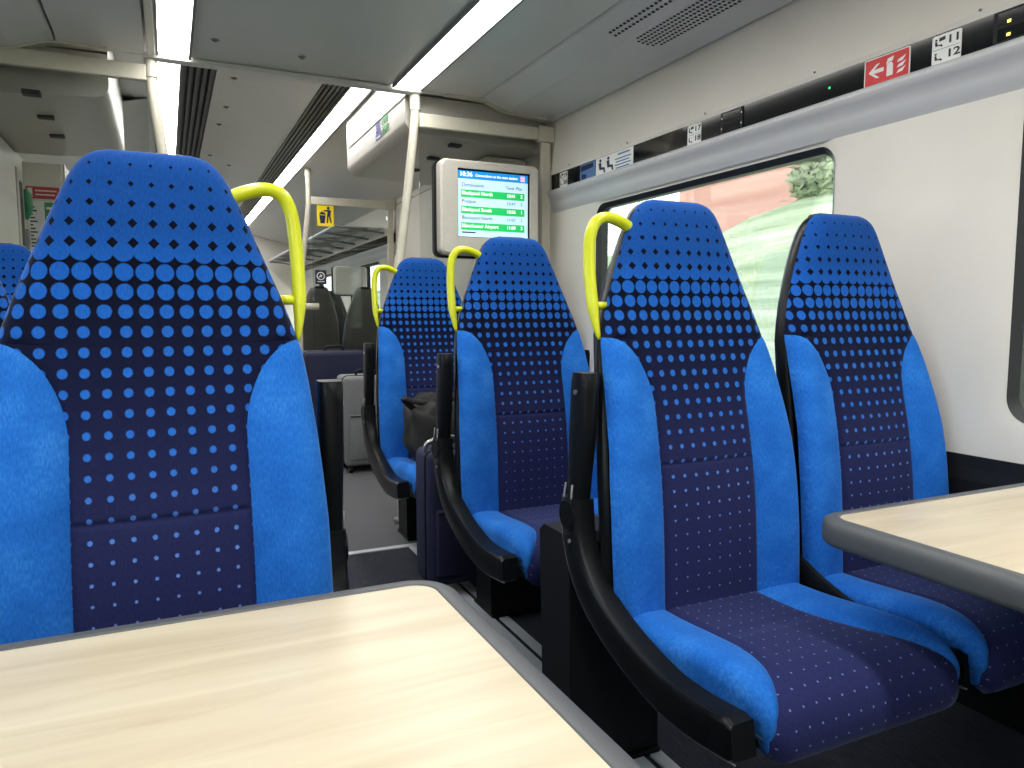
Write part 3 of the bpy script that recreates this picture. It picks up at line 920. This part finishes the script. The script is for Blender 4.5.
def grid_mesh(name, rows, uvrows):
    vs = []; fs = []; uv = []
    nc = len(rows[0])
    for r in rows: vs += r
    for i in range(len(rows) - 1):
        for j in range(nc - 1):
            fs.append((i * nc + j, i * nc + j + 1, (i + 1) * nc + j + 1, (i + 1) * nc + j))
    me = bpy.data.meshes.new(name)
    me.from_pydata(vs, [], fs)
    ul = me.uv_layers.new(name='UVMap')
    flat = [p for r in uvrows for p in r]
    for lp in me.loops:
        ul.data[lp.index].uv = flat[lp.vertex_index]
    for p in me.polygons: p.use_smooth = True
    return me

ZR = sorted(set([round(.40 + .02 * k, 4) for k in range(49)] + [.775, .779, .782, .785, .788, .791, .795, LOBE] + [LOBE - d for d in (.001, .004, .01, .018, .03)] + [1.345, 1.365, 1.38, 1.39, 1.397, 1.4025, 1.406, 1.409, 1.412, 1.414, 1.4155, 1.4165, 1.417]))
ZR = [z for z in ZR if z <= 1.417]
def cols_center(z):
    b = bound(z); w = interp(OUT, z)
    n = 28
    t = [math.sin((k / n - .5) * math.pi) if z >= LOBE else (2 * k / n - 1) for k in range(n + 1)]
    if z < LOBE:   # cluster next to the seams
        t = [math.copysign(abs(x) ** .8, x) for x in t]
    return [x * b for x in t]
def seat_back_meshes():
    def pt(u, z): return (u, spine(z) - back_depth(u, z), z)
    rows = []; uvs = []
    for z in ZR:
        us = cols_center(z)
        row = [pt(u, z) for u in us]; mid = len(us) // 2
        al = [0.0] * len(us)          # the woven cloth keeps its pitch where it rolls round the edge
        for k in range(mid + 1, len(us)): al[k] = al[k - 1] + math.hypot(row[k][0] - row[k - 1][0], row[k][1] - row[k - 1][1])
        for k in range(mid - 1, -1, -1): al[k] = al[k + 1] - math.hypot(row[k][0] - row[k + 1][0], row[k][1] - row[k + 1][1])
        rows.append(row); uvs.append([(a, z) for a in al])
    c = grid_mesh('back_cushion', rows, uvs)
    out = []
    for s in (-1, 1):
        rows = []; uvs = []
        for z in ZR:
            if z > LOBE: break
            b = bound(z); w = interp(OUT, z); n = 14
            us = [s * (b + (w - b) * math.sin(k / n * math.pi / 2)) for k in range(n + 1)]
            if s < 0: us = us[::-1]
            rows.append([pt(u, z) for u in us]); uvs.append([(u, z) for u in us])
        out.append(grid_mesh('back_bolster', rows, uvs))
    return c, out

def shell_mesh(matname):
    zs = [.43, .46, .6, .75, .9, 1.0, 1.06, 1.10, 1.16, 1.22, 1.28, 1.33, 1.365, 1.385, 1.398, 1.408, 1.414, 1.417]
    def loop(off, back, zoff):
        L = []
        for z in zs: L.append((-(interp(OUT, z) + off), z))
        for z in reversed(zs): L.append((interp(OUT, z) + off, z))
        res = []
        for u, z in L:
            zz = z + (off + zoff) * max(0, (z - 1.30) / .117) if z > 1.30 else z
            res.append((u, spine(z) + back, zz))
        return res
    mb = MB()
    prof = [(-.012, RB - .006, 0), (-.003, RB - .002, 0), (-.001, RB + .004, 0), (-.003, RB + .025, 0), (-.012, RB + .045, 0), (-.035, RB + .062, -.002), (-.07, RB + .075, -.01)]
    LL = [[mb.bm.verts.new(p) for p in loop(*q)] for q in prof]
    n = len(LL[0])
    for A, B in zip(LL, LL[1:]):
        for k in range(n):
            mb.bm.faces.new((A[k], A[(k + 1) % n], B[(k + 1) % n], B[k]))
    last = LL[-1]; h = n // 2
    for k in range(h - 1):
        mb.bm.faces.new((last[k], last[k + 1], last[n - 2 - k], last[n - 1 - k]))
    bmesh.ops.recalc_face_normals(mb.bm, faces=mb.bm.faces[:])
    me = bpy.data.meshes.new('back_shell'); mb.bm.to_mesh(me); mb.bm.free()
    me.materials.append(M[matname])
    for p in me.polygons: p.use_smooth = True
    sharp(me, 50)
    return me

# cushion path: (y, z) going forward then over the nose
CP = [(.05, .452), (0, .452), (-.06, .453), (-.12, .456), (-.18, .461), (-.24, .467), (-.30, .472), (-.35, .474), (-.39, .470), (-.42, .460), (-.442, .443), (-.455, .42), (-.460, .395), (-.456, .37), (-.445, .35), (-.425, .338)]
CP = [tuple(v)[1:] for v in smooth_path([(0, y, z) for y, z in CP], 3)]
def seat_cushion_meshes():
    arc = [0]
    for a, b in zip(CP, CP[1:]): arc.append(arc[-1] + math.hypot(b[0] - a[0], b[1] - a[1]))
    def nrm(i):
        a = CP[max(i - 1, 0)]; b = CP[min(i + 1, len(CP) - 1)]
        ty, tz = b[0] - a[0], b[1] - a[1]; L = math.hypot(ty, tz)
        return (tz / L, -ty / L)       # outward (up / forward)
    def W(i): return .264 - .020 * max(0, (arc[i] - .40) / .22) ** 1.5
    def Bd(i):
        y = arc[i]
        return min(W(i) - .004, interp([(0, .140), (.20, .134), (.28, .138), (.34, .150), (.39, .168), (.43, .188), (.47, .212), (.51, .236), (.56, .25), (.62, .26), (.7, .26)], y))
    def pt(u, i):
        w = W(i); b = Bd(i); au = abs(u); e = w - au
        r = .035
        d = 0
        if e < r: d -= r - math.sqrt(max(0, r * r - (r - e) ** 2))
        q = min(1.0, (au - b) / max(.004, w - b))
        fade = min(1, max(.25, 1 - (arc[i] - .38) / .2))
        if q > 0: d += .018 * fade * math.sin(math.pi / 2 * min(1, q * 1.3)) * (1 - .3 * q)
        d -= .005 * math.exp(-((au - b) / .006) ** 2)
        d -= .004 * math.exp(-((arc[i] - .235) / .006) ** 2) * (1 if au < b else 0)
        ny, nz = nrm(i)
        return (u, CP[i][0] + ny * d, CP[i][1] + nz * d)
    rows = []; uvs = []
    for i in range(len(CP)):
        b = Bd(i); us = [b * math.copysign(abs(2 * k / 20 - 1) ** .85, 2 * k / 20 - 1) for k in range(21)]
        rows.append([pt(u, i) for u in us]); uvs.append([(u, .45 - arc[i] * 1.0 if False else .44 - arc[i]) for u in us])
    c = grid_mesh('seat_cushion', rows, uvs)
    out = []
    for s in (-1, 1):
        rows = []; uvs = []
        for i in range(len(CP)):
            b = Bd(i); w = W(i); n = 12
            us = [s * (b + (w - b) * math.sin(k / n * math.pi / 2)) for k in range(n + 1)]
            R_ = [pt(u, i) for u in us]
            # side skirt
            ny, nz = nrm(i)
            x, y, z = R_[-1]
            R_.append((x, y - ny * .07, z - nz * .07))
            us = us + [us[-1] + s * .03]
            if s < 0: R_ = R_[::-1]; us = us[::-1]
            rows.append(R_); uvs.append([(u, .44 - arc[i]) for u in us])
        out.append(grid_mesh('seat_bolster', rows, uvs))
    return c, out

SB_C, SB_B = seat_back_meshes()
SC_C, SC_B = seat_cushion_meshes()
for me in (SB_C, SC_C): me.materials.append(M['dots'])
for me in SB_B + SC_B: me.materials.append(M['velvet'])
SH = shell_mesh('black'); SHG = shell_mesh('shellg')

SIDE = [(.150, .70), (.148, .66), (.138, .60), (.105, .535), (.04, .475), (-.07, .425), (-.20, .392), (-.30, .388), (-.38, .396), (-.425, .402)]   # centre line of the curved side panel (y, z)
def side_panel(mb, s, wide=.322):
    pts = [tuple(v)[1:] for v in smooth_path([(0, y, z) for y, z in SIDE], 4)]
    xo = s * wide; xi = s * .270
    rings = []
    for i, (y, z) in enumerate(pts):
        a = pts[max(i - 1, 0)]; b = pts[min(i + 1, len(pts) - 1)]
        ty, tz = b[0] - a[0], b[1] - a[1]; L = math.hypot(ty, tz); ny, nz = -tz / L, ty / L
        h = .036 + .004 * math.sin(i / len(pts) * 3)
        if i > len(pts) - 3: h *= .86
        sec = [(xi, 1), (xo - s * .012, 1), (xo - s * .004, .93), (xo, .75), (xo, -.75), (xo - s * .006, -.95), (xo - s * .014, -1), (xi, -1)]
        rings.append([mb.bm.verts.new((x, y + ny * h * k, z + nz * h * k)) for x, k in sec])
    n = len(rings[0])
    for A, B in zip(rings, rings[1:]):
        for k in range(n):
            mb.bm.faces.new((A[k], A[(k + 1) % n], B[(k + 1) % n], B[k]))
    mb.bm.faces.new(rings[0]); mb.bm.faces.new(rings[-1][::-1])

def armrest(mb, s, wide=.318, dy=0.0):
    xo = s * wide; xi = s * .272
    # raised arm standing beside the shell, rounded bar with a tapered foot
    prof = [(a_ + dy, b_) for a_, b_ in [(.148, .645), (.142, .70), (.134, .78), (.126, .86), (.120, .94), (.116, 1.0)]]
    pts = [tuple(v)[1:] for v in smooth_path([(0, y, z) for y, z in prof], 3)]
    rings = []
    for i, (y, z) in enumerate(pts):
        t = i / (len(pts) - 1)
        h = .018 + .020 * min(1, t * 1.7)
        if i == len(pts) - 1: h *= .8
        xm = (xo + xi) / 2; hw = abs(xo - xi) / 2
        sec = [(xm + hw * math.copysign(abs(math.cos(a)) ** .5, math.cos(a)), math.copysign(abs(math.sin(a)) ** .6, math.sin(a))) for a in [2 * math.pi * k / 16 for k in range(16)]]
        rings.append([mb.bm.verts.new((x, y + k * h, z)) for x, k in sec])
    for A, B in zip(rings, rings[1:]):
        for k in range(16):
            mb.bm.faces.new((A[k], A[(k + 1) % 16], B[(k + 1) % 16], B[k]))
    mb.bm.faces.new(rings[0]); mb.bm.faces.new(rings[-1][::-1])

def handle_pts(s):
    c = [(.125, 1.340), (.155, 1.356), (.195, 1.366), (.226, 1.356), (.242, 1.323), (.248, 1.27), (.250, 1.21), (.249, 1.14), (.242, 1.075)]
    return smooth_path([(s * u, spine(z) + .050 - .012 * max(0, (z - 1.3)) / .1, z) for u, z in c], 4)

def make_seat(x, y, s, label, aisle=True, arm=True, grey=False, group=None, base=True, inset=0.0):
    """s = side (+1/-1) that carries armrest and handle"""
    e = empty('passenger_seat', (x, y, 0), label, 'seat', group)
    link('back_cushion', SB_C, None, e)
    for me in SB_B: link('back_bolster', me, None, e)
    link('seat_cushion', SC_C, None, e)
    for me in SC_B: link('seat_bolster', me, None, e)
    link('back_shell', SHG if grey else SH, None, e)
    MB().box(-.06, .06, spine(1.41) + .05, spine(1.41) + .10, 1.394, 1.421, .008).build('shell_cap', 'black', e)
    mb = MB(); mb.prism([(.06, .30), (.06, .43), (-.30, .445), (-.41, .425), (-.44, .37), (-.42, .345), (-.30, .335)], 'x', -.215, .215)
    mb.build('seat_pan', 'softblack', e)
    if arm:
        xq = .3195 if aisle else .290
        mb = MB(); side_panel(mb, s, .322 if aisle else .287); sp = mb.build('side_panel', 'black', e, auto=38)
        pts = [tuple(v)[1:] for v in smooth_path([(0, y_, z_) for y_, z_ in SIDE], 4)][4:]
        ln = []
        for i_, (y_, z_) in enumerate(pts):
            a_ = pts[max(i_ - 1, 0)]; b_ = pts[min(i_ + 1, len(pts) - 1)]
            ty, tz = b_[0] - a_[0], b_[1] - a_[1]; L_ = math.hypot(ty, tz)
            ln.append((s * ((.322 if aisle else .287) - .0045), y_ - tz / L_ * .036, z_ + ty / L_ * .036))
        MB().tube(ln, .0018, 6).build('worn_edge_highlight', 'grey', sp, smooth=True)  # grey tube stands in for the highlight along the panel's worn edge
        mb = MB(); armrest(mb, s, .318 if aisle else .289, 0 if aisle else .055); ar = mb.build('armrest', 'black', e, auto=50)
        MB().cyl((s * xq, .120 + (0 if aisle else .055), .955), 'x', .006, .004, 12).build('screw', 'steel', ar)
        MB().tube([(s * xq, .13, .735), (s * xq, .136, .69), (s * xq, .155, .672), (s * xq, .172, .69), (s * xq, .160, .735)], .003, 6).build('hinge_fork', 'grey', ar, smooth=True)
        mb = MB(); mb.cyl((s * (.297 if aisle else .280), .150, .66), 'x', .034, .056 if aisle else .018, 20); mb.build('pivot', 'black', e, auto=40)
        MB().cyl((s * (.3235 if aisle else .288), .135, .60), 'x', .005, .004, 10).build('side_screw', 'grey', e)
    if aisle:
        mb = MB(); mb.tube(handle_pts(s), [.011] + [.0135] * 27 + [.012, .010, .008, .006, .003], 12, flat=1.3, side=(0, 1, 0)); mb.build('grab_handle', 'yellow', e, smooth=True)
        MB().tube([(s * .248, spine(1.15) + .050, 1.155), (s * .212, spine(1.15) + .050, 1.155)], .009, 10).build('handle_bracket', 'yellow', e, smooth=True)
    if base:
        ped = [(.145, .02), (.16, .58), (.18, .60), (.29, .60), (.315, .58), (.29, .02)]
        a, b = (s * (.31 - inset), s * (.05 - inset))
        mb = MB(); mb.prism(ped, 'x', min(a, b), max(a, b)); mb.build('pedestal', 'softblack', e)
        MB().box(min(a, b), max(a, b), .13, .32, 0, .02, .004).build('foot_plate', 'black', e)
    else:
        mb = MB(); mb.prism([(.10, .26), (.10, .33), (-.28, .33), (-.30, .30), (-.05, .22)], 'x', .10, .20); mb.build('wall_bracket', 'softblack', e)
        MB().cyl((.098, -.12, .285), 'x', .018, .006, 16).build('bracket_bolt', 'steel', e)
    return e

SX = .59
Y1, Y2, Y3 = 1.345, 2.295, 3.36
make_seat(1.165, Y1, -1, 'blue dotted seat with yellow handle and its cushion fully in view')
make_seat(1.742, Y1, -1, 'blue dotted seat without handle beside the white wall, partly behind table', aisle=False, base=False)
make_seat(-.016, Y1 - .02, 1, 'large blue dotted seat with yellow handle behind the pale wood table').scale = (1.008, 1.0, 1.005)
make_seat(1.165, Y2, -1, 'blue dotted seat with yellow handle standing next to a navy suitcase', inset=.2)
make_seat(1.165, Y3, -1, 'blue dotted seat with yellow handle holding a crumpled black bag', inset=.2)
g = 'blue seats peeking out behind the large seat at the table'
make_seat(-.606, Y2, 1, 'blue dotted seat edge overlapped by the large seat at the table', aisle=False, base=False, group=g)
make_seat(-.606, Y3, 1, 'blue dotted seat shoulder showing below the green safety poster', aisle=False, base=False, group=g)
# far saloon: grey plastic backs towards us (turned round)
def turn(e, ang=math.pi):
    e.rotation_euler.z = ang
    return e
for e in (turn(make_seat(1.36, 7.56, 1, 'dark grey seat back behind the far cream pole', grey=True, aisle=False, arm=False)),
          turn(make_seat(1.81, 7.56, 1, 'dark grey seat back beside the far window', grey=True, aisle=False, arm=False))):
    e.scale = (.78, .9, 1.0)
turn(make_seat(1.72, 8.9, -1, 'black seat back showing between the two dark grey seat backs', aisle=False, arm=False))
# neighbours standing behind the seats in view
for x_, y_, s_, al, lb in ((1.742, Y2, -1, False, 'blue dotted seat beside the large window, hidden by the seat before it'),
                           (1.742, Y3, -1, False, 'blue dotted seat below the information display, by the wall'),
                           (-.016, Y2, 1, True, 'blue dotted seat directly behind the large seat at the table'),
                           (-.016, Y3, 1, True, 'blue dotted seat against the glass partition, hidden by two seats')):
    make_seat(x_, y_, s_, lb, aisle=al, base=al)

# ------------------------------------------------------------------ luggage
def suitcase(name, x0, x1, y0, y1, z0, h, mat, label, handle_axis='x', wheels=True):
    cx, cy = (x0 + x1) / 2, (y0 + y1) / 2
    e = empty(name, (cx, cy, z0), label, 'suitcase')
    w, d = (x1 - x0) / 2, (y1 - y0) / 2
    b = .05 if wheels else .0
    MB().box(-w, w, -d, d, b, h, .035, 4).build('body', mat, e, auto=50)
    # zip piping round the front
    for yy in (-d * .55,):
        mb = MB(); mb.tube([(p[0], yy, p[1]) for p in rrect(-w - .001, w + .001, b - .001, h + .001, .036, 6)] + [(w + .001, yy, h - .036)], .005, 6, cap=False); mb.build('zip', 'softblack', e, smooth=True)
    # front pocket
    MB().box(-w * .82, w * .82, -d - .016, -d + .01, b + .05, b + (h - b) * .58, .008, 2).build('front_pocket', mat, e, auto=50)
    MB().tube([(-w * .8, -d - .017, b + (h - b) * .56), (w * .8, -d - .017, b + (h - b) * .56)], .004, 6).build('pocket_zip', 'softblack', e)
    if handle_axis == 'x':
        c = [(-.07, 0, h - .004), (-.065, 0, h + .028), (0, 0, h + .034), (.065, 0, h + .028), (.07, 0, h - .004)]
    else:
        c = [(0, -.07, h - .004), (0, -.065, h + .028), (0, 0, h + .034), (0, .065, h + .028), (0, .07, h - .004)]
    MB().tube(smooth_path(c, 5), .010, 10).build('carry_handle', 'softblack', e, smooth=True)
    if wheels:
        for sx in (-1, 1):
            for sy in (-1, 1):
                mb = MB(); mb.cyl((sx * (w - .04), sy * (d - .035), .026), 'x', .026, .022, 18); wv = mb.build('wheel', 'softblack', e, auto=40)
                MB().cyl((sx * (w - .04), sy * (d - .035), .026), 'x', .013, .026, 14).build('wheel_hub', 'steel', wv)
                MB().box(sx * (w - .04) - .018, sx * (w - .04) + .018, sy * (d - .035) - .02, sy * (d - .035) + .02, .04, .062, .004).build('caster_bracket', 'softblack', e)
    return e
nsc = suitcase('suitcase', .90, 1.22, 2.69, 2.885, 0, .60, 'navyc', 'navy blue fabric suitcase standing by the curved seat armrest')
MB().tube(smooth_path([(-.145, -.02, .59), (-.143, -.02, .622), (-.10, -.025, .64), (-.04, -.03, .645), (.02, -.03, .63), (.03, -.03, .59)], 5), .009, 10).build('top_handle', 'steel', nsc, smooth=True)
suitcase('suitcase', 1.12, 1.50, 5.2, 5.5, 0, .70, 'greyc', 'light grey fabric suitcase standing on the speckled floor')
suitcase('suitcase', .93, 1.42, 5.65, 5.95, 0, .86, 'navyc', 'dark navy suitcase standing behind the light grey suitcase')


# crumpled black bag on the third seat
def bag(x, y, z):
    e = empty('crumpled_bag', (x, y, z), 'crumpled black bag slumped on the farthest blue seat', 'bag')
    b = bmesh.new()
    bmesh.ops.create_icosphere(b, subdivisions=4, radius=1)
    from mathutils import noise as N
    for v in b.verts:
        p = v.co.copy()
        q = Vector([math.copysign(abs(c) ** .6, c) for c in p])
        k = 1 + .16 * N.noise(p * 2.3) + .07 * N.noise(p * 6)
        v.co = Vector((q.x * .15 * k, q.y * .085 * k + .05 * p.z, max(0, (q.z + .92) * .145 * k)))
    mb = MB(); mb.merge(b); mb.build('body', 'bagb', e, smooth=True)
    MB().tube(smooth_path([(-.10, 0, .22), (-.17, -.02, .285), (-.12, -.02, .27), (-.05, -.01, .262), (.05, 0, .29), (.10, 0, .24)], 5), .007, 8, flat=2).build('strap', 'bagb', e, smooth=True)
    return e
bag(1.10, 3.15, .482)

# ------------------------------------------------------------------ far saloon luggage racks
def rack(y0, y1, label, group=None):
    e = empty('luggage_rack', (XR - .02, y0, 2.02), label, 'rack', group)
    L = y1 - y0
    for dx in (-.50, -.02):
        MB().tube([(dx, 0, 0.0), (dx, L, 0.0)], .015, 10).build('rail', 'alu', e, smooth=True)
    MB().box(-.49, -.03, .01, L - .01, -.004, .004).build('glass_shelf', 'screen_glass', e)
    k = 0.0
    while k <= L:
        MB().tube([(-.50, k, 0), (-.25, k, -.02), (-.0, k, -.05)], .010, 8).build('bracket', 'grey', e, smooth=True)
        k += L / 4
    return e
rack(YQ + .35, 10.0, 'glass luggage rack with steel rails just past the far partition')
rack(10.1, 12.8, 'more distant glass luggage rack with steel rails')

# ------------------------------------------------------------------ outside the windows
bank = MB()
NX, NY = 26, 60
vs = []
from mathutils import noise as NO
for i in range(NX + 1):
    for j in range(NY + 1):
        x = 3.6 + 8.4 * i / NX; y = -30 + 90 * j / NY
        t = i / NX
        z = -1.1 + (3.7 + .9 * min(1, max(0, (14 - y) / 5))) * min(1, t * 1.15) ** 1.3 + .35 * NO.noise(Vector((x * .5, y * .35, 0)))
        vs.append((x, y, z))
bank.faces(vs, [(i * (NY + 1) + j, (i + 1) * (NY + 1) + j, (i + 1) * (NY + 1) + j + 1, i * (NY + 1) + j + 1) for i in range(NX) for j in range(NY)])
bk = bank.build('grassy_bank', 'grass', None, smooth=True)
tag(bk, 'pale green grassy bank sloping up outside the window', 'bank')
gd = MB().box(-60, 3.6, -60, 80, -1.3, -1.1).build('ground', 'ballast'); tag(gd, kind='structure')

bd = empty('brick_building', (12.5, 4, 1.5), 'pinkish red brick building above the grassy bank outside', 'building')
MB().box(0, 8, -14, 12.2, -1, 6.5).build('wall', 'brick', bd)
MB().box(-.12, 8.1, -14.1, 12.3, 6.5, 6.8, .03).build('cornice', 'stone', bd)
MB().prism([(-.2, 6.8), (4, 9.2), (8.2, 6.8)], 'y', -14.2, 12.4).build('roof', 'slate', bd)
for k in range(5):
    yy = -11 + k * 5.2
    w_ = MB().box(-.02, .1, yy, yy + 1.1, 3.3, 5.1).build('window', 'slate', bd)
    MB().box(-.08, .05, yy - .1, yy + 1.2, 3.15, 3.3).build('sill', 'stone', w_)
def bush(x, y, z, r, label):
    e = empty('lineside_bush', (x, y, z), label, 'bush')
    mb = MB(); vs = []; fs = []
    for k in range(2600):
        d = Vector((random.gauss(0, 1), random.gauss(0, 1), random.gauss(0, 1))).normalized()
        p = Vector((d.x * r * .7, d.y * r * 1.5, d.z * r * .8 + r * .5)) * random.uniform(.6, 1.08)
        a = Vector((random.gauss(0, 1), random.gauss(0, 1) * 2.5, random.gauss(0, 1))).normalized() * .10
        b = a.cross(d).normalized() * .05
        n = len(vs); vs += [p - a, p + b, p + a, p - b]; fs.append((n, n + 1, n + 2, n + 3))
    mb.faces(vs, fs)
    fo = mb.build('foliage', 'leaf', e); fo['kind'] = 'stuff'
    MB().tube([(0, 0, -.5), (0, 0, r * .5)], .05, 8).build('stem', 'softblack', e)
    return e
bush(11.4, 9.9, 3.35, .8, 'leafy green bush at the top of the grassy bank outside')
